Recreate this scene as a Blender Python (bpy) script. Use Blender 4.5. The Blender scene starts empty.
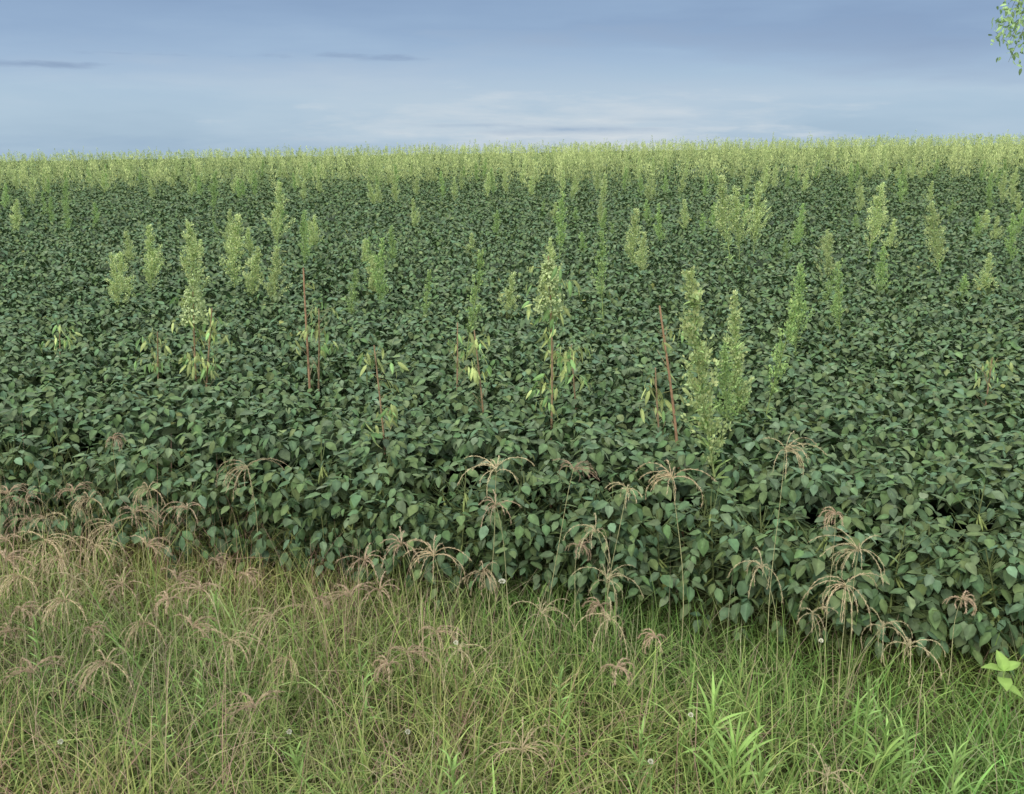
import bpy, math, random
import numpy as np
from mathutils import Vector
R = math.radians
rng = np.random.default_rng(7)
random.seed(7)
scene = bpy.context.scene
COL = scene.collection

# ------------------------------------------------------------ camera model
FPX = 887.0
PITCH = R(15.6)
CAMZ = 1.70
def gz(x, y):
    x = np.asarray(x, float); y = np.asarray(y, float)
    t = np.clip((y-4)/56, 0, 1)
    s = 1.0*(t - 0.12*t*t*t) - 0.022*np.clip(y-66, 0, None)
    c = np.clip((y-4)/26, 0, 1); c = c*c*(3-2*c)
    return s + 0.016*np.clip(x, -45, 45)*c + 0.01*np.sin(x*1.7+y*0.6)*np.clip(1-y/30, 0, 1)
CAN = 0.58
def ray(px, py):
    cp, sp = math.cos(PITCH), math.sin(PITCH)
    u = 397-py
    d = np.array([px-512, FPX*cp+u*sp, -FPX*sp+u*cp])
    return d/d[1]
def hit(px, py, h=CAN):
    d = ray(px, py); y = 1.2
    while y < 70:
        if CAMZ+d[2]*y <= float(gz(d[0]*y, y))+h: break
        y += 0.01 if y < 12 else 0.05
    return d[0]*y, y
def height_at(px, py, y):
    return CAMZ + ray(px, py)[2]*y
def edge_y(x):
    return 3.07 - 0.235*np.clip(x, -4, 3.2) + 0.05*np.sin(3.1*np.asarray(x)+1)

# ------------------------------------------------------------ mesh builder
class MB:
    def __init__(s): s.V=[]; s.T=[]; s.Q=[]; s.C=[]; s.n=0
    def add(s, V, T, Q, C):
        V = np.asarray(V, float).reshape(-1, 3); C = np.asarray(C, float)
        if C.ndim == 1: C = np.tile(C, (len(V), 1))
        if T is not None and len(T): s.T.append(np.asarray(T, int).reshape(-1, 3)+s.n)
        if Q is not None and len(Q): s.Q.append(np.asarray(Q, int).reshape(-1, 4)+s.n)
        s.V.append(V); s.C.append(C.reshape(-1, 3)); s.n += len(V)
    def mesh(s, name, mat, smooth=False):
        V = np.concatenate(s.V); C = np.concatenate(s.C)
        T = np.concatenate(s.T) if s.T else np.zeros((0, 3), int)
        Q = np.concatenate(s.Q) if s.Q else np.zeros((0, 4), int)
        me = bpy.data.meshes.new(name)
        me.vertices.add(len(V)); me.vertices.foreach_set('co', V.astype(np.float32).ravel())
        li = np.concatenate([T.ravel(), Q.ravel()]).astype(np.int32)
        tot = np.concatenate([np.full(len(T), 3), np.full(len(Q), 4)]).astype(np.int32)
        st = np.concatenate([[0], np.cumsum(tot)[:-1]]).astype(np.int32)
        me.loops.add(len(li)); me.loops.foreach_set('vertex_index', li)
        me.polygons.add(len(tot)); me.polygons.foreach_set('loop_start', st)
        try: me.polygons.foreach_set('loop_total', tot)
        except Exception: pass
        me.polygons.foreach_set('use_smooth', np.full(len(tot), smooth, bool))
        me.update(calc_edges=True); me.validate()
        at = me.color_attributes.new('tint', 'FLOAT_COLOR', 'POINT')
        at.data.foreach_set('color', np.concatenate([C, np.ones((len(C), 1))], 1).astype(np.float32).ravel())
        me.materials.append(mat)
        return me
def link(name, me, parent=None):
    o = bpy.data.objects.new(name, me); COL.objects.link(o)
    if parent: o.parent = parent
    return o
def tag(o, label=None, cat=None, group=None, kind=None):
    if label: o['label'] = label
    if cat: o['category'] = cat
    if group: o['group'] = group
    if kind: o['kind'] = kind
    return o
def nrm(a): return a/np.maximum(np.linalg.norm(a, axis=-1, keepdims=True), 1e-9)
def frames(d, up):
    x = nrm(d); y = nrm(np.cross(up, x)); z = np.cross(x, y)
    return np.stack([x, y, z], axis=-1)
def batch(mb, tpl, P, F, S, cols):
    tv, tt, tq, tm = tpl
    P = np.asarray(P, float); n = len(P)
    if n == 0: return
    S = np.asarray(S, float)
    if S.ndim == 1: S = np.repeat(S[:, None], 3, 1)
    loc = tv[None]*S[:, None, :]
    V = P[:, None, :] + np.einsum('nij,nkj->nki', F, loc)
    k = len(tv); off = (np.arange(n)*k)[:, None, None]
    T = (tt[None]+off).reshape(-1, 3) if len(tt) else None
    Q = (tq[None]+off).reshape(-1, 4) if len(tq) else None
    C = cols[:, None, :]*tm[None, :, None]
    mb.add(V.reshape(-1, 3), T, Q, C.reshape(-1, 3))
def tpl(v, t, q, m): return (np.array(v, float), np.array(t, int).reshape(-1, 3), np.array(q, int).reshape(-1, 4), np.array(m, float))
def ovate(fold, droop, w=.33):
    v = [(0,0,0),(.22,w*.86,fold),(.22,0,0.0),(.22,-w*.86,fold),(.55,w*.9,fold*.9-droop*.25),(.55,0,-droop*.2),(.55,-w*.9,fold*.9-droop*.25),
         (.83,w*.42,-droop*.6+fold*.4),(.83,0,-droop*.6),(.83,-w*.42,-droop*.6+fold*.4),(1,0,-droop)]
    t = [(0,2,1),(0,3,2),(7,8,10),(8,9,10)]
    q = [(1,2,5,4),(2,3,6,5),(4,5,8,7),(5,6,9,8)]
    m = [1.12,.94,1.22,.94,.94,1.18,.94,.92,1.1,.92,.94]
    return tpl(v, t, q, m)
OV = [ovate(.06,.12), ovate(.12,.22,.36), ovate(-.03,.30,.34), ovate(.10,.0,.31)]
OVFAR = tpl([(0,0,0),(.4,.34,.07),(1,0,-.12),(.4,-.34,.07)], [(0,2,1),(0,3,2)], [], [1.05,.95,1,.95])
LANCE = tpl([(0,0,0),(.3,.5,.02),(.3,-.5,.02),(.65,.42,-.04),(.65,-.42,-.04),(1,0,-.18)], [(0,2,1),(3,4,5)], [(1,2,4,3)], [1,1,1,1,1,.95])
BUD = tpl([(0,0,0),(.5,.4,0),(1,0,0),(.5,-.4,0)], [], [(0,3,2,1)], [.85,1,1.1,1])
def blade(bend, nseg=5, e=1.3):
    v=[]; q=[]; m=[]
    x=z=0; a=0
    for i in range(nseg+1):
        t=i/nseg; w=.5*(1-t**1.8)+.03
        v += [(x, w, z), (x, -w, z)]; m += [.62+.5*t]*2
        if i: q.append((2*i-2, 2*i-1, 2*i+1, 2*i))
        a = bend*(t**e)
        x += math.cos(a)/nseg; z -= math.sin(a)/nseg
    return tpl(v, [], q, m)
BL = [blade(b) for b in (.2,.8,1.6,2.5)]
def tube(mb, pts, rad, col, sides=5):
    pts = np.asarray(pts, float); n = len(pts)
    rad = np.broadcast_to(np.asarray(rad, float), (n,))
    d = np.gradient(pts, axis=0); d = nrm(d)
    ref = np.array([0,0,1.]) if abs(d[0][2]) < .8 else np.array([1.,0,0])
    a = nrm(np.cross(d, ref)); b = np.cross(d, a)
    th = np.arange(sides)/sides*2*math.pi
    V = pts[:,None,:]+rad[:,None,None]*(np.cos(th)[None,:,None]*a[:,None,:]+np.sin(th)[None,:,None]*b[:,None,:])
    Q=[]
    for i in range(n-1):
        for j in range(sides):
            k=(j+1)%sides
            Q.append((i*sides+j, i*sides+k, (i+1)*sides+k, (i+1)*sides+j))
    mb.add(V.reshape(-1,3), None, Q, col)

# ------------------------------------------------------------ materials
def leaf_mat(name, rough=.5, trans=.25, noise=.25, scale=40, spec=.4, objvar=0.0):
    m = bpy.data.materials.new(name); m.use_nodes = True
    nt = m.node_tree; N = nt.nodes; L = nt.links; N.clear()
    out = N.new('ShaderNodeOutputMaterial'); pr = N.new('ShaderNodeBsdfPrincipled')
    at = N.new('ShaderNodeAttribute'); at.attribute_name='tint'
    tc = N.new('ShaderNodeTexCoord'); no = N.new('ShaderNodeTexNoise'); no.inputs['Scale'].default_value=scale; no.inputs['Detail'].default_value=1
    L.new(tc.outputs['Object'], no.inputs['Vector'])
    mr = N.new('ShaderNodeMapRange'); mr.inputs['From Min'].default_value=.3; mr.inputs['From Max'].default_value=.7
    mr.inputs['To Min'].default_value=1-noise; mr.inputs['To Max'].default_value=1+noise
    L.new(no.outputs['Fac'], mr.inputs['Value'])
    hs = N.new('ShaderNodeHueSaturation'); L.new(at.outputs['Color'], hs.inputs['Color']); 
    if objvar:
        oi = N.new('ShaderNodeObjectInfo'); m2 = N.new('ShaderNodeMapRange'); m2.inputs['To Min'].default_value=1-objvar; m2.inputs['To Max'].default_value=1+objvar
        L.new(oi.outputs['Random'], m2.inputs['Value'])
        mu = N.new('ShaderNodeMath'); mu.operation='MULTIPLY'; L.new(mr.outputs[0], mu.inputs[0]); L.new(m2.outputs[0], mu.inputs[1])
        L.new(mu.outputs[0], hs.inputs['Value'])
    else: L.new(mr.outputs[0], hs.inputs['Value'])
    L.new(hs.outputs['Color'], pr.inputs['Base Color'])
    pr.inputs['Roughness'].default_value=rough; pr.inputs['Specular IOR Level'].default_value=spec
    if trans>0:
        tr = N.new('ShaderNodeBsdfTranslucent'); mx = N.new('ShaderNodeMixShader')
        L.new(hs.outputs['Color'], tr.inputs['Color']); mx.inputs[0].default_value=trans
        L.new(pr.outputs[0], mx.inputs[1]); L.new(tr.outputs[0], mx.inputs[2]); L.new(mx.outputs[0], out.inputs[0])
    else: L.new(pr.outputs[0], out.inputs[0])
    return m
M_soy = leaf_mat('soybean_leaf', .62, .0, .2, 45, .22)
M_grass = leaf_mat('grass_blade', .7, .2, .15, 12, .15)
M_weed = leaf_mat('weed_leaf', .75, .15, .12, 30, .15, .15)
M_stem = leaf_mat('plant_stem', .7, 0, .25, 60, .2)
M_dry = leaf_mat('dry_seed', .85, 0, .15, 60, .1, .2)
M_bark = leaf_mat('bark', .9, .0, .4, 12, .1)

def ground_mat():
    m = bpy.data.materials.new('soil_and_thatch'); m.use_nodes=True
    nt=m.node_tree; N=nt.nodes; L=nt.links; pr=N['Principled BSDF']
    ge=N.new('ShaderNodeNewGeometry')
    n1=N.new('ShaderNodeTexNoise'); n1.inputs['Scale'].default_value=9; n1.inputs['Detail'].default_value=8; n1.inputs['Roughness'].default_value=.7
    L.new(ge.outputs['Position'], n1.inputs['Vector'])
    cr=N.new('ShaderNodeValToRGB'); e=cr.color_ramp.elements
    e[0].position=.32; e[0].color=(.035,.032,.012,1); e[1].position=.7; e[1].color=(.12,.13,.045,1)
    x=e.new(.5); x.color=(.065,.08,.026,1)
    L.new(n1.outputs['Fac'], cr.inputs[0])
    sp=N.new('ShaderNodeSeparateXYZ'); L.new(ge.outputs['Position'], sp.inputs[0])
    mr=N.new('ShaderNodeMapRange'); mr.inputs['From Min'].default_value=5; mr.inputs['From Max'].default_value=30
    L.new(sp.outputs['Y'], mr.inputs['Value'])
    mx=N.new('ShaderNodeMix'); mx.data_type='RGBA'; L.new(mr.outputs[0], mx.inputs[0]); L.new(cr.outputs[0], mx.inputs[6]); mx.inputs[7].default_value=(.10,.14,.05,1)
    L.new(mx.outputs[2], pr.inputs['Base Color']); pr.inputs['Roughness'].default_value=.95; pr.inputs['Specular IOR Level'].default_value=.1
    bp=N.new('ShaderNodeBump'); bp.inputs['Strength'].default_value=.6; bp.inputs['Distance'].default_value=.03
    L.new(n1.outputs['Fac'], bp.inputs['Height']); L.new(bp.outputs[0], pr.inputs['Normal'])
    return m

# ------------------------------------------------------------ ground
xs = np.concatenate([np.linspace(-600,-50,12)[:-1], np.linspace(-50,50,101), np.linspace(50,600,12)[1:]])
ys = np.concatenate([np.linspace(-60,0,8)[:-1], np.linspace(0,70,141), np.linspace(70,1500,20)[1:]])
X,Y = np.meshgrid(xs, ys); Z = gz(X,Y)
nx=len(xs); ny=len(ys)
i,j = np.meshgrid(np.arange(nx-1), np.arange(ny-1)); a=(j*nx+i).ravel()
mb=MB(); mb.add(np.stack([X,Y,Z],-1).reshape(-1,3), None, np.stack([a,a+1,a+1+nx,a+nx],1), (1,1,1))
tag(link('ground', mb.mesh('ground', ground_mat(), True)), 'gently rising soil of the field and its grassy margin', 'ground', kind='structure')

# ------------------------------------------------------------ soybean crop
def lumps(x, y):
    return (np.sin(x*2.3+y*1.1+.5)*np.sin(y*2.0-x*.7)+.6*np.sin(x*4.9-y*3.1+2)*np.sin(y*5.3+x*1.9))*.5
def soy_cols(n, shade=1.0):
    base = np.array([.092,.148,.062])
    c = base*rng.uniform(.78,1.25,(n,1))*shade
    c[:,0] *= rng.uniform(.85,1.18,n); c[:,2] *= rng.uniform(.8,1.3,n)
    lt = rng.random(n) < .10; c[lt] = c[lt]*np.array([1.4,1.3,1.4])
    ye = rng.random(n) < .002; c[ye] = np.array([.24,.27,.08])*rng.uniform(.7,1.1,(ye.sum(),1))
    return c
def trifoliates(mb, P, az, tilt, size, templates, warm=None):
    n = len(P)
    for k, da in enumerate((0, 1.35, -1.35)):
        a = az+da+rng.normal(0,.18,n); t = tilt+rng.normal(0,.28,n)
        d = np.stack([np.cos(a)*np.cos(t), np.sin(a)*np.cos(t), -np.sin(t)], 1)
        up = np.stack([np.cos(a)*np.sin(t), np.sin(a)*np.sin(t), np.cos(t)], 1)
        side = np.cross(up, d)
        up = up + side*rng.normal(0,.34,n)[:,None]
        F = frames(d, up)
        s = size*(1.0 if k==0 else .9)*rng.uniform(.82,1.15,n)
        c = soy_cols(n)
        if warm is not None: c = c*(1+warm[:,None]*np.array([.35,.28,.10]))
        pp = P + d*(.018 if k==0 else .004)
        S = np.stack([s, s*rng.uniform(.85,1.1,n), s], 1)
        idx = rng.integers(0, len(templates), n)
        for q, tp in enumerate(templates):
            w = idx==q
            batch(mb, tp, pp[w], F[w], S[w], c[w])
def jitter_grid(x0,x1,y0,y1,sp):
    gx,gy=np.meshgrid(np.arange(x0,x1,sp), np.arange(y0,y1,sp))
    p=np.stack([gx.ravel(),gy.ravel()],1); return p+rng.uniform(-.45,.45,p.shape)*sp
mb = MB()
def crop_zone(y0,y1,sp,nt,size,templates,dropn=.22):
    W = .64*y1+2.0
    p = jitter_grid(-W,W,y0,y1,sp)
    k = (np.abs(p[:,0]) < .64*p[:,1]+1.6) & (p[:,1] > edge_y(p[:,0])+.22)
    p = p[k]; n=len(p)
    Hp = CAN + .035*lumps(p[:,0],p[:,1]) + rng.normal(0,.016,n)
    P=np.repeat(p,nt,0); H=np.repeat(Hp,nt)
    r = sp*.75*np.sqrt(rng.random(n*nt)); th = rng.uniform(0,2*math.pi,n*nt)
    x=P[:,0]+r*np.cos(th); y=P[:,1]+r*np.sin(th)
    dep = rng.random(n*nt)**2.4*dropn
    z = gz(x,y)+H-.22*r*r/sp-dep
    az = th+rng.normal(0,.7,n*nt)
    tilt = np.clip(rng.normal(.40,.28,n*nt)+r/sp*.2,-.2,1.3)
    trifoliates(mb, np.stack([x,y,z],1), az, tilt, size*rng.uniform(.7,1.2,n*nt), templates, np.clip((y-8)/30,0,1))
crop_zone(2.0,6.5,.19,23,.053,OV,.17)
crop_zone(6.5,12.0,.25,20,.058,OV[:2],.16)
crop_zone(12.0,27.0,.32,15,.080,[OVFAR],.18)
crop_zone(27.0,66.0,.6,7,.17,[OVFAR])
m=9000; y=rng.uniform(2.2,8,m); x=rng.uniform(-1,1,m)*(.64*y+1.2); k=y>edge_y(x)+.2; x=x[k]; y=y[k]; m=len(x)
trifoliates(mb,np.stack([x,y,gz(x,y)+CAN-rng.uniform(.05,.16,m)],1),rng.uniform(0,6.28,m),np.clip(rng.normal(.3,.3,m),-.2,1),.068*rng.uniform(.8,1.1,m),OV[:2])
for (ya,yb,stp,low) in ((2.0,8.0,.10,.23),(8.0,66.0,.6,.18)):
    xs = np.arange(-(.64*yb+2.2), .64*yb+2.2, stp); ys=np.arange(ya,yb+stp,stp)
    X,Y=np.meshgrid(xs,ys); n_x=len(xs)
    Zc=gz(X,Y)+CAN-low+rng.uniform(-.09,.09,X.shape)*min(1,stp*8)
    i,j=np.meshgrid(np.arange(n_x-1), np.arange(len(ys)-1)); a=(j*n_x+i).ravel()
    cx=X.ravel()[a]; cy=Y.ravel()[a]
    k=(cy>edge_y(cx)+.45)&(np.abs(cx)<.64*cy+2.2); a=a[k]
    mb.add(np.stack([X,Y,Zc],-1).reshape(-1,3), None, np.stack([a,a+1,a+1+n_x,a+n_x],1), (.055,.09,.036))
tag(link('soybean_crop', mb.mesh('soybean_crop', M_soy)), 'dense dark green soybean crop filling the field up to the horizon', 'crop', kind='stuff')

def soy_plant(seed):
    H = .56+rng.normal(0,.03)
    st=MB(); lf=MB()
    P=[];A=[];T=[];S=[]
    lean=rng.normal(0,.04,2)
    stem=lambda t: np.array([lean[0]*t, lean[1]*t-.03*t, H*.9*t])
    tube(st,[stem(t) for t in np.linspace(0,1,6)],np.linspace(.0045,.002,6),(.16,.19,.075))
    for k in range(60):
        t=rng.uniform(.10,1)**.75; a=rng.uniform(0,2*math.pi); 
        b=stem(t*.85); L=.07+.12*rng.random()
        if t>.85: L*=.6
        e=b+np.array([math.cos(a)*L, math.sin(a)*L, .09*rng.random()+.02])
        m_=(b+e)/2+np.array([0,0,-.01])
        tube(st,[b,m_,e],.0013,(.15,.20,.075),3)
        P.append(e);A.append(a+rng.normal(0,.3));T.append(np.clip(rng.normal(.72 if t<.8 else .45,.3),-.1,1.4));S.append(.056*rng.uniform(.7,1.15))
    trifoliates(lf,np.array(P),np.array(A),np.array(T),np.array(S),OV)
    for k in range(7):
        t=rng.uniform(.2,.9); a=rng.uniform(0,2*math.pi); b=stem(t)
        d=np.array([math.cos(a)*.6,math.sin(a)*.6,-.8])*.055
        tube(st,[b,b+d*.4+np.array([0,0,-.002]),b+d*.8,b+d*1.05],[.002,.005,.0045,.001],(.24,.30,.10),4)
    return [('stem',st.mesh('soybean_stem',M_stem,True)),('foliage',lf.mesh('soybean_foliage',M_soy))]
SP=[soy_plant(i) for i in range(9)]
def place(name,parts,loc,rot,scale):
    e=bpy.data.objects.new(name,None); e.empty_display_size=.1; COL.objects.link(e)
    e.location=loc; e.rotation_euler=rot; e.scale=(scale,)*3 if np.isscalar(scale) else scale
    for n_,me in parts: link(n_,me,e)
    return e
cnt=0
for row in (0,1):
    for x in np.arange(-2.9,2.6,.135):
        x_=x+rng.normal(0,.03)+row*.07; y_=float(edge_y(x_))+row*.16+rng.normal(0,.05)
        e=place('soybean_plant',SP[cnt%9],(x_,y_,float(gz(x_,y_))),(0,0,rng.uniform(0,6.28)),(1,1,rng.uniform(.88,1.1)))
        tag(e,'dark green leafy soybean plant in the front edge of the crop beside the grass','soybean plant','soybean plants along the front edge of the crop'); cnt+=1

# ------------------------------------------------------------ tall weeds
PALE=np.array([.52,.62,.28]); GREEN=np.array([.22,.315,.115])
def plume_weed(style, H=1.2):
    st=MB(); lf=MB(); pl=MB()
    ph=rng.uniform(0,6.28); bend=rng.normal(0,.05,2)
    stem=lambda t: np.array([bend[0]*t*t+.012*math.sin(5*t+ph), bend[1]*t*t+.012*math.cos(4*t+ph), H*t])
    sc={'bushy':(.36,.44,.18),'pale':(.36,.44,.18),'green':(.24,.33,.12),'thin':(.25,.33,.11)}[style]
    tube(st,[stem(t) for t in np.linspace(0,1,12)],np.linspace(.006,.0018,12),sc)
    t0={'bushy':.40,'pale':.50,'green':.52,'thin':.58}[style]
    nb={'bushy':66,'pale':64,'green':50,'thin':28}[style]; wid={'bushy':.135,'pale':.175,'green':.15,'thin':.10}[style]
    bc={'bushy':PALE,'pale':PALE*1.08,'green':GREEN*1.8,'thin':GREEN*1.6}[style]
    BP=[];BD=[];BS=[]
    for k in range(nb):
        t=t0+(1-t0)*(k+rng.random())/nb; u=(t-t0)/(1-t0)
        L=wid*(1-u)**.85*(.5+.5*min(1,u*5+.3))*rng.uniform(.35,1.35)+.012
        a=rng.uniform(0,6.28); el=rng.uniform(.8,1.28)
        d=np.array([math.cos(a)*math.cos(el),math.sin(a)*math.cos(el),math.sin(el)])
        b=stem(t); e=b+d*L+np.array([0,0,.15*L])
        tube(st,[b,(b+e)/2+np.array([0,0,-.006]),e],.0012,sc,3)
        nbud=int(12+L*(220 if style in('pale','bushy') else 170))
        for q in range(nbud):
            s=rng.random()**.5
            BP.append(b+(e-b)*s+rng.normal(0,.003+.006*s,3)); BD.append(d+rng.normal(0,.4,3)); BS.append(rng.uniform(.009,.021))
    n=len(BP); BP=np.array(BP);BD=np.array(BD);BS=np.array(BS)
    F=frames(BD,rng.normal(0,1,(n,3)))
    cols=bc[None]*rng.uniform(.8,1.15,(n,1)); cols[:,0]*=rng.uniform(.9,1.1,n)
    batch(pl,BUD,BP,F,np.stack([BS,BS*.8,BS],1),cols)
    nl={'bushy':220,'pale':90,'green':100,'thin':60}[style]
    t=rng.uniform(.15,.93,nl)**.9; a=rng.uniform(0,6.28,nl); el=rng.uniform(-.1,1.05,nl)
    d=np.stack([np.cos(a)*np.cos(el),np.sin(a)*np.cos(el),np.sin(el)],1)
    P=np.array([stem(v) for v in t]); L=rng.uniform(.04,.09,nl)*(1.15-.6*t)
    up=np.stack([-np.cos(a)*np.sin(el),-np.sin(a)*np.sin(el),np.cos(el)],1)+rng.normal(0,.3,(nl,3))
    lc=(GREEN*1.3 if style in('green','thin') else GREEN*1.7)[None]*rng.uniform(.7,1.3,(nl,1))
    batch(lf,LANCE,P,frames(d,up),np.stack([L,L*.12+.002,L],1),lc)
    return [('stem',st.mesh('weed_stem',M_stem,True)),('leaves',lf.mesh('weed_leaves',M_weed)),('flower_plume',pl.mesh('weed_plume',M_weed))]
def wilted_weed(H, top='plume', nleaf=26, lo=.45, side=0):
    st=MB(); lf=MB(); pl=MB()
    ph=rng.uniform(0,6.28); bare=nleaf<8
    stem=lambda t: np.array([.012*math.sin(4*t+ph),.012*math.cos(5*t+ph),H*t])
    tube(st,[stem(t) for t in np.linspace(0,1,12)],np.linspace(.0085 if bare else .0072,.004 if bare else .003,12),(.36,.22,.13) if bare else (.33,.23,.135))
    for k in range(9):
        t=rng.uniform(.5,.93); a=rng.uniform(0,6.28); d=np.array([math.cos(a)*.6,math.sin(a)*.6,.8])*rng.uniform(.03,.10)
        tube(st,[stem(t),stem(t)+d*.6,stem(t)+d],[.002,.0015,.0012],(.30,.26,.14),3)
    P=[];D=[];U=[];S=[]
    for k in range(nleaf):
        t=rng.uniform(lo,.98); a=rng.uniform(0,6.28); o=rng.uniform(.01,.11)
        b=stem(t); e=b+np.array([math.cos(a)*o,math.sin(a)*o,rng.uniform(-.01,.04)])
        tube(st,[b,e],.0011,(.28,.30,.11),3)
        for q in range(3):
            P.append(e+rng.normal(0,.013,3)); D.append((math.cos(a)*.4,math.sin(a)*.4,-1)); U.append((math.cos(a),math.sin(a),.3)); S.append(rng.uniform(.03,.075))
    n=len(P); S=np.array(S)
    cols=np.array([.44,.52,.20])[None]*rng.uniform(.55,1.2,(n,1)); g=rng.random(n)<.3; cols[g]*=np.array([.6,.85,.8])
    batch(lf,OV[2],P,frames(np.array(D)+rng.normal(0,.38,(n,3)),np.array(U)+rng.normal(0,.6,(n,3))),np.stack([S,S*.45,S],1),cols)
    parts=[('stem',st.mesh('brown_stem',M_stem,True)),('drooping_leaves',lf.mesh('drooping_leaves',M_weed))]
    if top=='plume':
        m=700; u=rng.random(m); a=rng.uniform(0,6.28,m); r=.075*(1-u)**.6*rng.random(m)**.5+.004
        Pp=np.stack([r*np.cos(a),r*np.sin(a),H*.80+u*.23],1)+stem(1)*np.array([1,1,0])
        batch(pl,BUD,Pp,frames(rng.normal(0,1,(m,3))+np.array([0,0,.5]),rng.normal(0,1,(m,3))),rng.uniform(.010,.022,m),np.array([.50,.60,.29])[None]*rng.uniform(.7,1.2,(m,1)))
        parts.append(('seed_head',pl.mesh('pale_seed_head',M_weed)))
    return parts
TP={'bushy':[plume_weed('bushy') for _ in range(3)],'pale':[plume_weed('pale') for _ in range(6)],'green':[plume_weed('green') for _ in range(5)],'thin':[plume_weed('thin') for _ in range(4)]}
def weed_at(name,parts,H0,tip,base,label,cat,group=None,h=CAN,fat=1.0):
    x,y=hit(base[0],base[1],h)
    if y<float(edge_y(x))+.35:
        y=float(edge_y(x))+.35; x=ray(*base)[0]*y
    g=float(gz(x,y)); Ht=height_at(tip[0],tip[1],y)-g
    tipx=ray(tip[0],tip[1])[0]*y
    lean=math.atan2((tipx-x),max(.2,Ht-h)) 
    s=Ht/H0
    lean=max(-.40,min(.40,lean))
    x0=x-math.tan(lean)*h*.6
    e=place(name,parts,(x0,y,g),(0,lean*.9,0),(max(.8,min(1.2,s))*fat,)*2+(s/math.cos(lean),))
    return tag(e,label,cat,group)
named=[
('bushy',(684,272),(714,480),'tall pale leafy weed leaning left, nearest of the tall weeds right of centre'),
('bushy',(740,296),(744,405),'pale bushy plumed weed just right of the tall leaning weed'),
('green',(728,345),(728,415),'shorter green weed between the tall leaning weed and the pale bushy one'),
('thin',(776,300),(762,410),'thin green weed leaning right beside the pale weeds right of centre'),
('pale',(722,178),(734,255),'tallest pale plume of the three weed clump right of centre'),
('pale',(742,188),(740,252),'middle pale plume of the three weed clump right of centre'),
('pale',(762,184),(756,250),'right hand pale plume of the three weed clump right of centre'),
('pale',(884,186),(868,252),'single pale plumed weed leaning right, far right mid field'),
('green',(563,195),(560,255),'slender green plumed weed in mid field above the wilted centre weed'),
('thin',(600,232),(606,312),'thin dark green weed right of the wilted centre weed'),
('pale',(635,210),(634,262),'small pointed weed left of the pale three plume clump'),
('green',(795,268),(797,345),'green plumed weed right of the pale near weeds'),
('thin',(846,264),(846,330),'thin upright light green weed standing alone on the right'),
('pale',(938,204),(944,268),'narrow yellowish green weed at the right of the field'),
('green',(1016,215),(1014,258),'weed cut by the right edge of the view'),
('pale',(278,184),(278,250),'tall pale plumed weed left of centre at mid distance'),
('pale',(235,216),(234,285),'pale feathery weed in the left hand weed patch'),
('pale',(193,224),(196,300),'pale leafy weed in the left hand weed patch behind the yellow wilted one'),
('pale',(152,228),(152,285),'upright pale weed at the middle of the left weed patch'),
('pale',(124,254),(126,290),'short whitish weed at the left end of the weed patch'),
('pale',(250,248),(250,290),'short pale yellow weed right in the left weed patch'),
('pale',(274,250),(274,292),'short yellow green weed at the right end of the left weed patch'),
('green',(304,212),(302,262),'green weed just right of the tall pale left plume'),
('thin',(466,250),(464,352),'tall thin green weed left of the wilted centre weed'),
('green',(380,240),(380,298),'bushy green weed between the left patch and the centre'),
('thin',(352,270),(350,305),'small wispy weed left of the bushy green one near the centre'),
('pale',(13,200),(16,226),'pale weed at the far left edge of the field'),
('green',(65,180),(62,215),'green weed near the left edge below the far weed band'),
('green',(214,172),(212,215),'green weed touching the far weed band left of centre'),
('green',(660,205),(662,240),'small green weed left of the pale three plume clump, lower one'),
('green',(800,205),(800,240),'green weed right of the pale three plume clump'),
('thin',(420,270),(421,310),'wispy low weed left of the thin tall weed near the centre'),
]
for k,(sty,tip,base,lab) in enumerate(named):
    weed_at('plumed_weed',TP[sty][k%len(TP[sty])],1.2,tip,base,lab,'weed',fat=1.15 if sty=='pale' else 1.0)
wilt=[
((548,256),(552,408),'plume',40,.42,'wilted centre weed with pale head, brown stalk and hanging yellow leaves'),
((304,268),(306,378),'bare',6,.5,'bare straight brown stalk left of centre with few yellow leaves'),
((376,345),(383,452),'bare',18,.6,'short brown stalk with hanging yellow leaves left of centre, nearest wilted weed'),
((666,306),(679,430),'bare',3,.7,'bare reddish brown stalk leaning beside the tall pale weed'),
((191,285),(196,370),'plume',26,.5,'tall wilted yellow green weed left with leaves hanging in tiers'),
((207,308),(204,372),'bare',18,.6,'wilted yellow weed close right of the tiered wilted weed on the left'),
((155,332),(157,372),'bare',13,.75,'low drooping yellow leaved weed left of the tiered wilted weed'),
((57,325),(58,352),'bare',9,.8,'small yellow drooping weed near the left edge'),
((477,330),(482,398),'bare',11,.7,'wilted weed with hanging leaves left of the wilted centre weed'),
((456,322),(453,375),'bare',8,.7,'thin brown stalk left of the wilted weed near the centre'),
((575,345),(576,392),'bare',10,.75,'low drooping yellow weed just right of the wilted centre weed'),
((316,308),(318,375),'bare',8,.75,'low yellow leaved stalk beside the bare brown stalk'),
((992,358),(993,385),'bare',8,.85,'small yellow leaved weed standing at the right side of the crop'),
((660,368),(660,418),'bare',10,.75,'drooping pale weed at the foot of the leaning brown stalk'),
]
for tip,base,top,nl,lo,lab in wilt:
    x,y=hit(*base); H=height_at(tip[0],tip[1],y)-float(gz(x,y))
    weed_at('wilted_weed',wilted_weed(H,top,nl,lo),H,tip,base,lab,'weed')
used=[n_[2] for n_ in named]+[w_[1] for w_ in wilt]
k=0; tries=0
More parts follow.
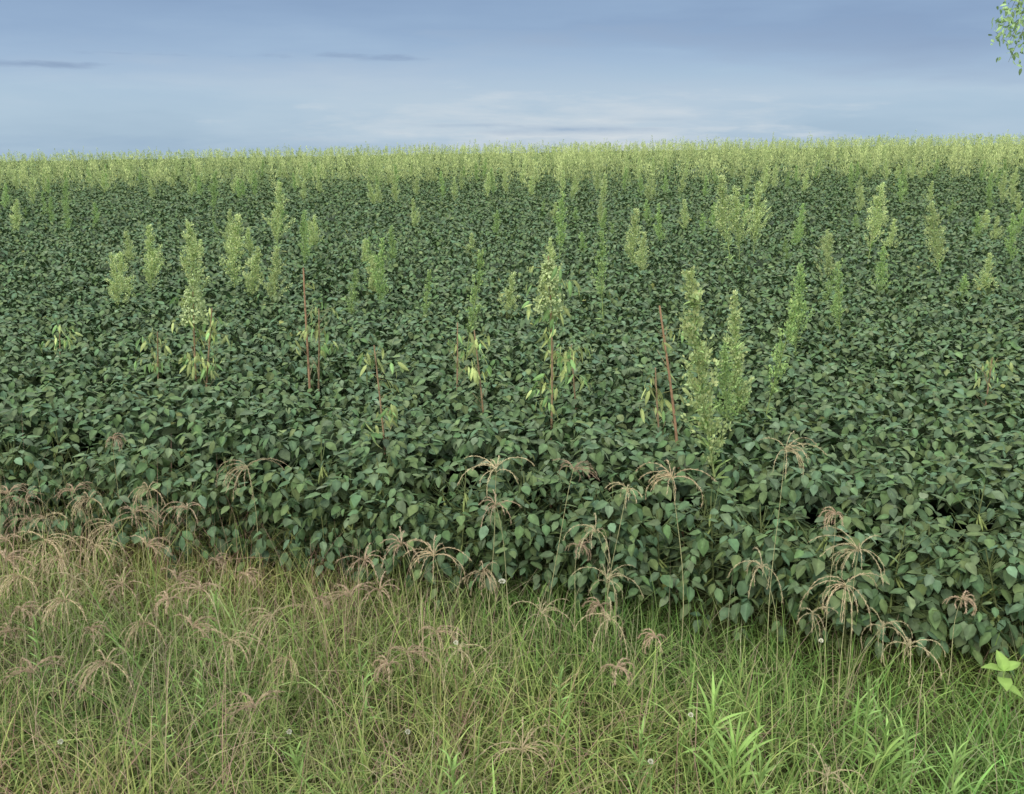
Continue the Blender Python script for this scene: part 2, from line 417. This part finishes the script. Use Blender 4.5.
def patchy(px,py):
    w=.09
    for cx,cy,rx,ry in ((190,250,110,30),(30,215,60,26),(390,255,60,28),(560,215,60,25),(740,225,45,22),(880,220,35,22),(1000,225,60,26),(620,250,50,26),(810,250,40,30)):
        w=max(w,math.exp(-((px-cx)/rx)**2-((py-cy)/ry)**2))
    return w if py>200 else .9
while k<200 and tries<40000:
    tries+=1
    px=random.uniform(-20,1044); py=176+135*random.random()**2.2
    if random.random()>patchy(px,py): continue
    if any(abs(px-u[0])<5 and abs(py-u[1])<7 for u in used): continue
    x,y=hit(px,py); far = py<207
    up=random.uniform(.10,.34)+(.16 if far else 0)
    sty=random.choice(['green','pale','thin','pale','green'] if not far else ['pale','green','pale'])
    g=float(gz(x,y)); s=(CAN+up)/1.2
    e=place('field_weed',random.choice(TP[sty]),(x,y,g),(rng.normal(0,.05),rng.normal(0,.06),rng.uniform(0,6.28)),(max(.8,s)*(1.15 if far else 1),)*2+(s,))
    tag(e,'slim weed poking up through the soybeans just in front of the far weed band' if far else 'low slim weed poking slightly above the soybean canopy in mid field','weed','weeds near the far weed band' if far else 'low weeds scattered over the mid field')
    used.append((px,py)); k+=1
mb=MB()
n=7600
yy=20.5+45.5*rng.random(n)**1.0; xx=rng.uniform(-1,1,n)*(.64*yy+2)
clump=(np.sin(xx*.9+yy*.4)*np.sin(yy*.5-xx*.35)+1)/2
fx=xx/yy
keep=rng.random(n) < np.clip((yy-20.5)/4.5,.08,1)*(.5+.5*clump)*np.clip(.95+.5*fx,.65,1); xx=xx[keep]; yy=yy[keep]; fx=fx[keep]; n=len(xx)
Ht=CAN+.36+.32*rng.random(n)**1.3+.18*(clump[keep]-.5)+.14*fx+np.where(rng.random(n)<.09,.24*rng.random(n)+.05,0)
nb=60
u=rng.random((n,nb))**1.1; a=rng.uniform(0,6.28,(n,nb)); r=(.015+.13*(1-u)**.9)*rng.random((n,nb))**.5
Pz=gz(xx,yy)[:,None]+Ht[:,None]*(.42+.58*u); Px=xx[:,None]+r*np.cos(a)+u*rng.normal(0,.06,(n,1)); Py=yy[:,None]+r*np.sin(a)
P=np.stack([Px,Py,Pz],-1).reshape(-1,3); m=len(P)
D=np.stack([np.cos(a)*.5,np.sin(a)*.5,1.4*np.ones_like(a)],-1).reshape(-1,3)+rng.normal(0,.35,(m,3))
wc=np.where(rng.random((n,1))<.65,1,0)*np.array([[.50,.58,.24]])
wc=np.where(wc.sum(1,keepdims=True)>0,wc,np.array([[.34,.43,.17]]))*rng.uniform(.8,1.15,(n,1))
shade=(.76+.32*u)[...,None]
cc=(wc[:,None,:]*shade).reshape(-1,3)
L=rng.uniform(.045,.085,m)
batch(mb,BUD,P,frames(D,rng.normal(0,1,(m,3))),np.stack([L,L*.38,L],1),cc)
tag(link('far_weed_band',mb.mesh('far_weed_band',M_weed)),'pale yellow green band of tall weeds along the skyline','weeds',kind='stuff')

# ------------------------------------------------------------ foreground grass
mb=MB()
def grass_layer(n,hmin,hmax,wmin,wmax,pal,bends,spread,ymin=.9,where=None):
    x=rng.uniform(-3.0,2.8,n*2); y=rng.uniform(ymin,4.2,n*2)
    e=edge_y(x); k=(y<e+.03+.22*(rng.random(n*2)**2)*np.clip(.5-x*.5,0,1.4))&(np.abs(x)<.64*y+.8)
    if where is not None: k&=where(x,y)
    x=x[k][:n]; y=y[k][:n]; n=len(x)
    dens=.5+.5*np.sin(x*5.1+y*3.3)*np.sin(y*6.2-x*2.7)
    d2=.5+.5*np.sin(x*13.1-y*9.3)*np.sin(y*15.2+x*7.7)
    near=np.clip((edge_y(x)-y)/.5,0,1)
    hh=rng.uniform(hmin,hmax,n)*(.62+.35*dens+.3*d2)*(1+.12*np.clip(-x,-1,2))*(.75+.25*np.maximum(near,np.clip(-x-.3,0,1)))
    a=rng.uniform(0,6.28,n)+1.2*np.sin(x*9)*np.sin(y*8); el=math.pi/2-np.abs(rng.normal(0,spread,n))
    d=np.stack([np.cos(a)*np.cos(el),np.sin(a)*np.cos(el),np.sin(el)],1)
    up=np.stack([-np.cos(a)*np.sin(el),-np.sin(a)*np.sin(el),np.cos(el)],1)+rng.normal(0,.25,(n,3))
    F=frames(d,up)
    pal=np.array(pal); cols=pal[rng.integers(0,len(pal),n)]*rng.uniform(.7,1.25,(n,1))
    patch=(np.sin(x*2.1+1)*np.sin(y*3.7+x)+1)/2
    cols=cols*(1+.5*(patch[:,None]-.5)*np.array([1,.4,.6]))*(1+.4*(d2[:,None]-.5))
    cols=cols*(1-.08*np.clip(x,-1,1.5)[:,None]*np.array([1.6,0.2,1.2]))
    idx=rng.choice(bends,n); w=rng.uniform(wmin,wmax,n)
    P=np.stack([x,y,gz(x,y)-.005],1); S=np.stack([hh,w,hh],1)
    for q in set(bends):
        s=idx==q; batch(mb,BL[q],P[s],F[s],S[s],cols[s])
G1=[(.235,.345,.088),(.29,.38,.11),(.175,.30,.075),(.32,.375,.13)]
G2=[(.44,.40,.24),(.42,.33,.22),(.36,.37,.16),(.40,.28,.20)]
G3=[(.30,.48,.13),(.26,.42,.11),(.35,.50,.16)]
grass_layer(22000,.08,.24,.0025,.006,G1,[1,2,3],.8)
grass_layer(14000,.16,.38,.0025,.006,G1,[1,2,3],.6)
grass_layer(5200,.18,.42,.0014,.003,G2,[0,1,2,2],.65)
grass_layer(4000,.22,.44,.0014,.003,G2,[0,1,2],.5,where=lambda x,y:x<-.1)
grass_layer(1300,.3,.52,.0016,.003,G2+G1,[0,1],.35)
grass_layer(2100,.14,.34,.006,.011,G3,[0,1,2],.45,where=lambda x,y:(x>.15)&(y<2.3))
grass_layer(600,.14,.30,.006,.010,G3,[1,2],.5,where=lambda x,y:(x<=.1))
tag(link('margin_grass',mb.mesh('margin_grass',M_grass)),'tangled yellow green grass along the field margin in the foreground','grass',kind='stuff')

# ------------------------------------------------------------ seed head stalks
def seed_grass(H, nf, Lf, col, side):
    cu=MB(); hd=MB()
    ph=rng.uniform(0,6.28)
    stem=lambda t: np.array([side*.10*t*t+.006*math.sin(6*t+ph), .02*math.sin(3*t+ph), H*t])
    tube(cu,[stem(t) for t in np.linspace(0,1,10)],np.linspace(.0018,.0009,10),(.42,.41,.21),4)
    top=stem(1); a0=rng.uniform(0,6.28)
    for k in range(nf):
        a=a0+rng.normal(0,1.4); el=rng.uniform(.3,1.4); L=Lf*rng.uniform(.6,1.2); dro=rng.uniform(1.6,2.5)
        pts=[top+np.array([0,0,-rng.random()*.015])]; e=el; NS=14
        for q in range(NS):
            e=el-dro*((q+1)/NS)**.85; a+=rng.normal(0,.02)
            pts.append(pts[-1]+np.array([math.cos(a)*math.cos(e),math.sin(a)*math.cos(e),math.sin(e)])*L/NS)
        pts=np.array(pts)
        tube(hd,pts,np.linspace(.0008,.0004,NS+1),np.array(col)*.9,3)
        m=int(120*L/Lf); s=.8+rng.random(m)*(NS-.81); i0=s.astype(int); f=(s-i0)[:,None]
        P=pts[i0]*(1-f)+pts[i0+1]*f; T=nrm(pts[i0+1]-pts[i0])
        D=T+rng.normal(0,.22,(m,3)); Ls=rng.uniform(.006,.014,m)
        batch(hd,BUD,P,frames(D,rng.normal(0,1,(m,3))),np.stack([Ls,Ls*.095,Ls],1),np.array(col)[None]*rng.uniform(.75,1.3,(m,1)))
    return [('culm',cu.mesh('grass_culm',M_stem,True)),('seed_head',hd.mesh('drooping_seed_head',M_dry))]
TAN=(.52,.42,.26); BRN=(.46,.35,.235); STR=(.56,.48,.29)
spec=((14,.15,TAN,.3),(12,.14,STR,-.3),(12,.10,BRN,.6),(17,.14,TAN,-.5),(10,.12,STR,.9),(13,.09,BRN,-.8),(13,.07,BRN,.2),(15,.14,STR,0),(11,.11,BRN,.4),(14,.11,TAN,-.2),(8,.09,STR,.5))
SG=[seed_grass(.62,n_,L_,c_,s_) for n_,L_,c_,s_ in spec]
heads=[
((785,450),2.6,7,'tall straw seed head with long drooping fingers, rightmost high one against the soybeans'),
((675,478),2.65,3,'drooping tan seed head in front of the soybeans right of centre'),
((498,466),2.8,1,'wide loose seed head against the soybeans at the centre'),
((245,466),3.1,0,'tan seed head high against the soybeans left of centre'),
((575,466),2.85,5,'small compact seed head just right of the wide centre one'),
((495,505),2.75,2,'brown seed head just under the wide loose centre one'),
((596,528),2.65,4,'sparse seed head low against the soybeans right of centre'),
((605,576),2.5,1,'spreading straw seed head over the grass edge right of centre'),
((435,556),2.6,3,'full drooping seed head at the grass edge left of centre'),
((400,544),2.8,2,'brown seed head just left of the full drooping one'),
((485,573),2.6,9,'tan seed head beside the white flower near the centre'),
((845,584),2.3,0,'big drooping straw seed head low on the right'),
((862,550),2.4,7,'straw seed head just above the big one on the right'),
((836,514),2.5,6,'small brown seed head on the right above the straw ones'),
((762,564),2.45,4,'wispy seed head left of the big drooping one on the right'),
((580,546),2.7,6,'small brown seed head between the sparse ones at centre right'),
((520,752),1.9,3,'pale brown seed head low in the grass at bottom centre'),
((825,772),1.8,4,'straw seed head at the bottom right among bright green weeds'),
((540,610),2.5,1,'flat spreading seed head in grass at centre'),
((655,638),2.35,6,'small brown seed tuft in grass right of centre'),
((196,622),2.5,5,'brown tufted seed head in the grass on the left'),
((187,508),3.0,8,'curved brown seed head over the soybeans on the left'),
((112,438),3.25,6,'small seed head highest on the left, over the soybeans'),
((75,488),3.2,5,'brown seed head near the left edge before the soybeans'),
((625,486),2.75,10,'thin seed head left of the drooping tan one'),
]
def put_head(px,py,y,v,label,group=None):
    d=ray(px,py); x=d[0]*y; g=float(gz(x,y)); H=CAMZ+d[2]*y-g
    H=max(H,.12)
    s=H/.62
    offx=spec[v][3]*.10
    sx=rng.uniform(.85,1.1)*rng.choice([-1,1])
    e=bpy.data.objects.new('seed_stalk',None); COL.objects.link(e); e.location=(x-offx*sx,y,g)
    e.scale=(sx,abs(sx),1)
    for n_,me in SG[v]:
        o=link(n_,me,e)
        if n_=='seed_head': o.location=(0,0,H-.62)
        else: o.scale=(1,1,s)
    return tag(e,label,'seed head',group)
for (p,y,v,lab) in heads: put_head(p[0],p[1],y,v,lab)
more=[(145,490),(130,512),(10,490),(15,578),(45,540),(150,542),(245,575),(60,602),(100,665),(255,700),(350,590),(380,590),(5,632),(30,520),(95,545),(215,560),(320,600),(270,615),(35,665),(165,600),(60,560),(120,585),(20,610),(85,500),(290,660),(365,560),(180,575),(5,540),(25,500),(50,515),(110,525),(75,575),(10,555),(200,590),(140,625),(230,640),(90,630)]
for q,(px,py) in enumerate(more):
    y0=np.interp(py,[480,550,620,720],[3.15,2.85,2.45,2.0])+rng.uniform(-.1,.12)
    put_head(px,py,float(y0),random.choice([2,5,6,9,8,10,0]),'brown finger grass seed head in the grass thicket on the left','finger grass heads in the left grass thicket')
for q in range(11):
    px=random.uniform(300,1020); py=random.uniform(590,690)
    put_head(px,py,float(np.interp(py,[560,620,740],[2.6,2.4,1.9])),random.choice([10,4,6,8]),'thin seed head half hidden in grass in the middle and right foreground','finger grass heads in the middle and right foreground')

# ------------------------------------------------------------ bright leafy weeds in the grass
def mkleaf():
    v=[];q=[];m=[]
    for i in range(7):
        t=i/6; w=.5*math.sin(math.pi*min(1,t*.93+.07))**.8
        z=.10*t-.38*t*t
        v+= [(t*.96,w,z+.05*w),(t*.96,0,z),(t*.96,-w,z+.05*w)]; m+=[.95,1.2,.95]
        if i:
            b=3*i; q+=[(b-3,b-2,b+1,b),(b-2,b-1,b+2,b+1)]
    return tpl(v,[],q,m)
blade_leaf=mkleaf()
def lance_weed(n,L0,H,col,w=.15):
    st=MB(); lf=MB()
    tube(st,[(0,0,0),(.004,0,H*.5),(.01,.004,H)],[.003,.0025,.0015],(.24,.34,.11),5)
    t=(np.arange(n)+.5)/n; a=np.arange(n)*2.4+rng.normal(0,.4,n); el=.55+.75*t+rng.normal(0,.25,n)
    d=np.stack([np.cos(a)*np.cos(el),np.sin(a)*np.cos(el),np.sin(el)],1); up=np.stack([-np.cos(a)*np.sin(el),-np.sin(a)*np.sin(el),np.cos(el)],1)+rng.normal(0,.25,(n,3))
    P=np.stack([t*.01,t*0,H*(.10+.9*t)],1); L=L0*(1.1-.45*t)*rng.uniform(.65,1.2,n)
    batch(lf,blade_leaf,P,frames(d,up),np.stack([L,L*w,L],1),np.array(col)[None]*rng.uniform(.7,1.2,(n,1)))
    return [('stem',st.mesh('leafy_stem',M_stem,True)),('leaves',lf.mesh('lance_leaves',M_weed))]
BR=(.29,.45,.13)
LW=[lance_weed(20,.14,.20,BR,.09),lance_weed(22,.08,.24,(.26,.40,.12),.12),lance_weed(20,.17,.18,BR,.085),lance_weed(26,.065,.28,(.24,.38,.12),.13)]
lws=[((735,725),1.95,2,'large bright green lance leaved weed at the bottom right of centre'),
((712,695),2.15,0,'bright green long leaved weed above the large one at bottom right'),
((905,755),1.95,3,'bright narrow leaved weed at the bottom right'),
((765,765),1.8,1,'bright green weed cut by the bottom edge right of centre'),
((960,755),1.85,1,'bright green weed in the bottom right corner'),
((890,730),2.05,0,'bright arching leaved weed above the narrow leaved one at bottom right'),
((200,685),2.2,3,'upright light green leafy weed in grass on the left'),
((362,665),2.25,3,'upright leafy weed in grass left of centre'),
((215,600),2.6,1,'leafy green weed low before the soybeans on the left'),
((640,745),2.0,1,'leafy weed farther left of the large lance leaved one'),
((455,770),1.9,1,'light green leafy weed at the bottom centre'),
((35,640),2.4,3,'tall light green leafy weed near the left edge'),
((870,700),2.1,3,'thin leafy green weed in the right grass'),
((160,730),2.05,3,'light green leafy weed in grass at lower left'),
((300,760),1.95,1,'leafy weed at the bottom left of centre'),
((560,690),2.2,3,'slim leafy weed in grass below the centre')]
for (p,y,v,lab) in lws:
    d=ray(*p); x=d[0]*y; g=float(gz(x,y)); H=max(.1,CAMZ+d[2]*y-g)
    e=place('leafy_weed',LW[v],(x,y,g),(0,0,rng.uniform(0,6)),1.0); e.scale=(1.0,1.0,max(.85,min(1.7,(H+.08)/(.3))))
    tag(e,lab,'weed')
st=MB(); lf=MB()
x,y=ray(996,718)[0]*2.22,2.22
tube(st,[(0,0,0),(.01,0,.14),(.0,0,.275)],[.004,.003,.002],(.26,.36,.11),5)
P=np.array([[0,0,.275],[0,0,.275],[0,0,.255],[0,0,.275],[0,0,.23]]); a=np.array([.3,2.9,4.4,1.7,5.6]); el=np.array([.5,.25,.1,1.0,-.1])
d=np.stack([np.cos(a)*np.cos(el),np.sin(a)*np.cos(el),np.sin(el)],1); up=np.stack([-np.cos(a)*np.sin(el),-np.sin(a)*np.sin(el),np.cos(el)],1)
batch(lf,OV[1],P,frames(d,up),np.array([[.060,.058,.060]]*5),np.array([[.26,.40,.10]]*5))
e=bpy.data.objects.new('broad_leaved_seedling',None); COL.objects.link(e); e.location=(x,y,float(gz(x,y)))
link('stem',st.mesh('seedling_stem',M_stem,True),e); link('leaves',lf.mesh('seedling_leaves',M_weed),e)
tag(e,'bright green broad leaved seedling at the right edge of the grass','seedling')
st=MB(); fl=MB()
tube(st,[(0,0,0),(.004,0,.1),(0,0,.2)],[.001,.001,.0008],(.28,.36,.13),4)
m=60; D=nrm(rng.normal(0,1,(m,3))+np.array([0,0,.4]))
batch(fl,BUD,np.array([[0,0,.2]]*m)+D*.002,frames(D,rng.normal(0,1,(m,3))),np.full(m,.0055),np.array([[.66,.66,.52]])*rng.uniform(.8,1.1,(m,1)))
WF=[('stem',st.mesh('flower_stem',M_stem,True)),('flower_head',fl.mesh('white_flower_head',M_dry))]
for (p,y,lab) in [((502,590),2.5,'largest white flower head beside the tan seed head near the centre'),((456,652),2.25,'small white flower in grass left of the centre'),((408,742),1.95,'white flower low at the bottom left of centre'),((290,742),1.95,'white flower low on the left'),((650,772),1.85,'white flower at the bottom right of centre'),((62,752),1.9,'white flower in the lower left corner'),((690,725),2.0,'white flower beside the bright long leaved weed'),((820,650),2.25,'white flower in the right grass')]:
    d=ray(*p); x=d[0]*y; g=float(gz(x,y)); H=max(.1,CAMZ+d[2]*y-g)+.03
    e=place('white_flower',WF,(x,y,g),(0,0,0),1.0)
    for c in e.children:
        if c.name.startswith('stem'): c.scale=(1,1,H/.2)
        else: c.location=(0,0,H-.2)
    if p==(502,590): e.scale=(1.7,1.7,1)
    tag(e,lab,'flower')

# ------------------------------------------------------------ tree whose outer twigs hang into the upper right corner
tr=MB(); br=MB(); cr=MB()
tx,ty=4.65,6.0; tg=float(gz(tx,ty))
tube(tr,[(0,0,-.05),(.03,.02,1.0),(-.04,.05,2.0),(.02,.02,3.4)],[.10,.08,.06,.035],(.13,.10,.07),8)
tips=[]
for k in range(26):
    a=rng.uniform(0,6.28); L=rng.uniform(.6,1.3); zz=rng.uniform(2.1,3.3)
    if k<6: a=math.pi+(-.05,.02,.05,.09,-.09,.0)[k]; zz=(2.31,2.40,2.46,2.29,2.52,2.43)[k]; L=(1.38,1.45,1.40,1.34,1.42,1.48)[k]
    elif math.cos(a)<-.2: L=min(L,.75)
    b=np.array([0,0,zz]); mid=b+np.array([math.cos(a)*L*.5,math.sin(a)*L*.5,.18]); e=b+np.array([math.cos(a)*L,math.sin(a)*L,.14])
    t2=e+np.array([math.cos(a)*.08,math.sin(a)*.08,-.24])
    tube(br,[b,mid,e,t2],[.016,.008,.003,.001],(.18,.2,.11),5)
    pts=[b,mid,e,t2]
    for q in range(85):
        s=rng.uniform(1.2,3); i0=min(2,int(s)); f=s-i0
        c=pts[i0]*(1-f)+pts[i0+1]*f+rng.normal(0,.12 if k>=6 else .05,3); tips.append(c)
tips=np.array(tips); m=len(tips); D=rng.normal(0,.6,(m,3))+np.array([0,0,-.7])
S=rng.uniform(.03,.05,m)
batch(cr,OV[0],tips,frames(D,rng.normal(0,1,(m,3))),np.stack([S,S*.7,S],1),np.array([[.33,.48,.22]])*rng.uniform(.7,1.2,(m,1)))
e=bpy.data.objects.new('young_tree',None); COL.objects.link(e); e.location=(tx,ty,tg)
link('trunk',tr.mesh('trunk',M_bark,True),e); link('limbs',br.mesh('limbs',M_bark,True),e); link('crown',cr.mesh('crown',M_weed),e)
tag(e,'light green tree leaves hanging into the upper right corner of the sky','tree')

# ------------------------------------------------------------ world
w=bpy.data.worlds.new('World'); scene.world=w; w.use_nodes=True
nt=w.node_tree; N=nt.nodes; L=nt.links; N.clear()
SUN_EL=R(38)
out=N.new('ShaderNodeOutputWorld'); b1=N.new('ShaderNodeBackground'); b2=N.new('ShaderNodeBackground'); mix=N.new('ShaderNodeMixShader')
sky=N.new('ShaderNodeTexSky'); sky.sky_type='NISHITA'; sky.sun_disc=False; sky.sun_elevation=SUN_EL
L.new(sky.outputs[0],b1.inputs[0]); b1.inputs[1].default_value=.09
tc=N.new('ShaderNodeTexCoord'); sp=N.new('ShaderNodeSeparateXYZ'); L.new(tc.outputs['Generated'],sp.inputs[0])
def mth(op,a,b=None,c=None,clamp=False):
    n=N.new('ShaderNodeMath'); n.operation=op; n.use_clamp=clamp
    for i_,v in enumerate((a,b,c)):
        if v is None: continue
        if isinstance(v,(int,float)): n.inputs[i_].default_value=v
        else: L.new(v,n.inputs[i_])
    return n.outputs[0]
az=mth('ARCTAN2',sp.outputs['X'],sp.outputs['Y']); el=sp.outputs['Z']
cb=N.new('ShaderNodeCombineXYZ'); L.new(az,cb.inputs[0]); L.new(mth('MULTIPLY',el,6.0),cb.inputs[1])
def noise(scale,detail,rough,off=0):
    n=N.new('ShaderNodeTexNoise'); n.inputs['Scale'].default_value=scale; n.inputs['Detail'].default_value=detail; n.inputs['Roughness'].default_value=rough
    mp=N.new('ShaderNodeMapping'); mp.inputs['Location'].default_value=(off,off*.7,0); L.new(cb.outputs[0],mp.inputs[0]); L.new(mp.outputs[0],n.inputs['Vector'])
    return n.outputs['Fac']
def col(hexrgb):
    return tuple(((c/255+.055)/1.055)**2.4 if c/255>.04 else c/255/12.92 for c in hexrgb)+(1,)
ramp=N.new('ShaderNodeValToRGB'); e=ramp.color_ramp.elements
nA=noise(4,4,.55,1); nC=noise(12,6,.62,9)
elw=mth('ADD',el,mth('MULTIPLY',mth('SUBTRACT',nA,.5),.09))
L.new(mth('MULTIPLY',elw,2.0,clamp=True),ramp.inputs[0])
e[0].position=0.0; e[0].color=col((166,190,210))
e[1].position=1.0; e[1].color=col((205,208,214))
for p_,c_ in ((.05,(172,196,216)),(.11,(173,197,218)),(.17,(162,187,214)),(.24,(149,175,206)),(.31,(140,166,199)),(.5,(174,188,206))):
    x_=e.new(p_); x_.color=col(c_)
def mixc(f,a,bcol):
    m_=N.new('ShaderNodeMix'); m_.data_type='RGBA'; L.new(f,m_.inputs[0]); L.new(a,m_.inputs[6])
    m_.inputs[7].default_value=col(bcol)
    return m_.outputs[2]
def blob(ax,ely,rx,ry,nz,amt,soft=.6,ns=3.0):
    dx=mth('DIVIDE',mth('SUBTRACT',az,ax),rx); dy=mth('DIVIDE',mth('SUBTRACT',el,ely),ry)
    r_=mth('SQRT',mth('ADD',mth('MULTIPLY',dx,dx),mth('MULTIPLY',dy,dy)))
    v=mth('ADD',mth('SUBTRACT',1.0,r_),mth('MULTIPLY',mth('SUBTRACT',nz,.5),ns))
    return mth('MULTIPLY',mth('DIVIDE',v,soft,clamp=True),amt)
PX=lambda px:math.atan((px-512)/FPX*.97)
EL=lambda py:(150-py)/920
c=ramp.outputs[0]
c=mixc(blob(PX(560),EL(116),.60,.070,nA,.8,1.7),c,(197,211,223))
c=mixc(blob(PX(60),EL(120),.5,.035,nA,.6,1.4),c,(184,205,220))
c=mixc(blob(PX(950),EL(45),.40,.055,nA,.75,1.5),c,(134,158,192))
c=mixc(blob(PX(250),EL(90),.30,.010,nC,.3,2.0,3.5),c,(196,211,225))
c=mixc(blob(PX(800),EL(99),.25,.010,nC,.3,2.0,3.5),c,(198,212,225))
c=mixc(blob(PX(560),EL(128),.28,.034,nC,.8,2.0,3.0),c,(222,227,230))
c=mixc(blob(PX(610),EL(142),.20,.020,nC,.8,1.7,2.6),c,(225,229,231))
c=mixc(blob(PX(570),EL(131),.13,.006,nC,.8,1.2,4.0),c,(150,175,202))
c=mixc(blob(PX(470),EL(127),.07,.004,nC,.65,1.2,4.0),c,(155,179,204))
c=mixc(blob(PX(660),EL(122),.05,.003,nC,.5,1.2,4.0),c,(165,187,208))
c=mixc(blob(PX(120),EL(146),.20,.009,nC,.4,1.3,4),c,(152,178,204))
c=mixc(blob(PX(38),EL(79),.08,.004,nC,.65,1.0,4),c,(132,154,185))
c=mixc(blob(PX(348),EL(65),.08,.0035,nC,.55,1.0,5),c,(136,158,189))
c=mixc(blob(PX(140),EL(67),.06,.002,nC,.5,.9,5),c,(138,160,191))
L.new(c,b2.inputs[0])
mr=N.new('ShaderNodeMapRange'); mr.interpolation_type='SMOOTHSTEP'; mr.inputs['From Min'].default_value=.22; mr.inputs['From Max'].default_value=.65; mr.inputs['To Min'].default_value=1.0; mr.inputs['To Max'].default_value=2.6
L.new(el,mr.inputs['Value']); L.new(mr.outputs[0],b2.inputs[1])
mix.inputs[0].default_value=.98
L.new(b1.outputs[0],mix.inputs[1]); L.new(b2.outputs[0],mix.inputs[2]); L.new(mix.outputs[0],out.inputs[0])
sl=bpy.data.lights.new('sun','SUN'); sl.energy=2.0; sl.angle=R(26); sl.color=(1,.92,.78)
so=bpy.data.objects.new('sun',sl); COL.objects.link(so)
sd=Vector((-math.sin(R(30))*math.cos(SUN_EL),-math.cos(R(30))*math.cos(SUN_EL),math.sin(SUN_EL)))
so.rotation_euler=sd.to_track_quat('Z','Y').to_euler(); so.location=sd*20
sky.sun_rotation=math.atan2(sd.x,sd.y)%(2*math.pi)

cam=bpy.data.cameras.new('camera'); co=bpy.data.objects.new('camera',cam); COL.objects.link(co)
co.location=(0,0,CAMZ); co.rotation_euler=(math.pi/2-PITCH,0,0)
cam.sensor_width=36; cam.lens=FPX/1024*36; cam.clip_start=.05; cam.clip_end=4000
scene.camera=co
scene.view_settings.view_transform='Standard'; scene.view_settings.look='None'; scene.view_settings.exposure=0
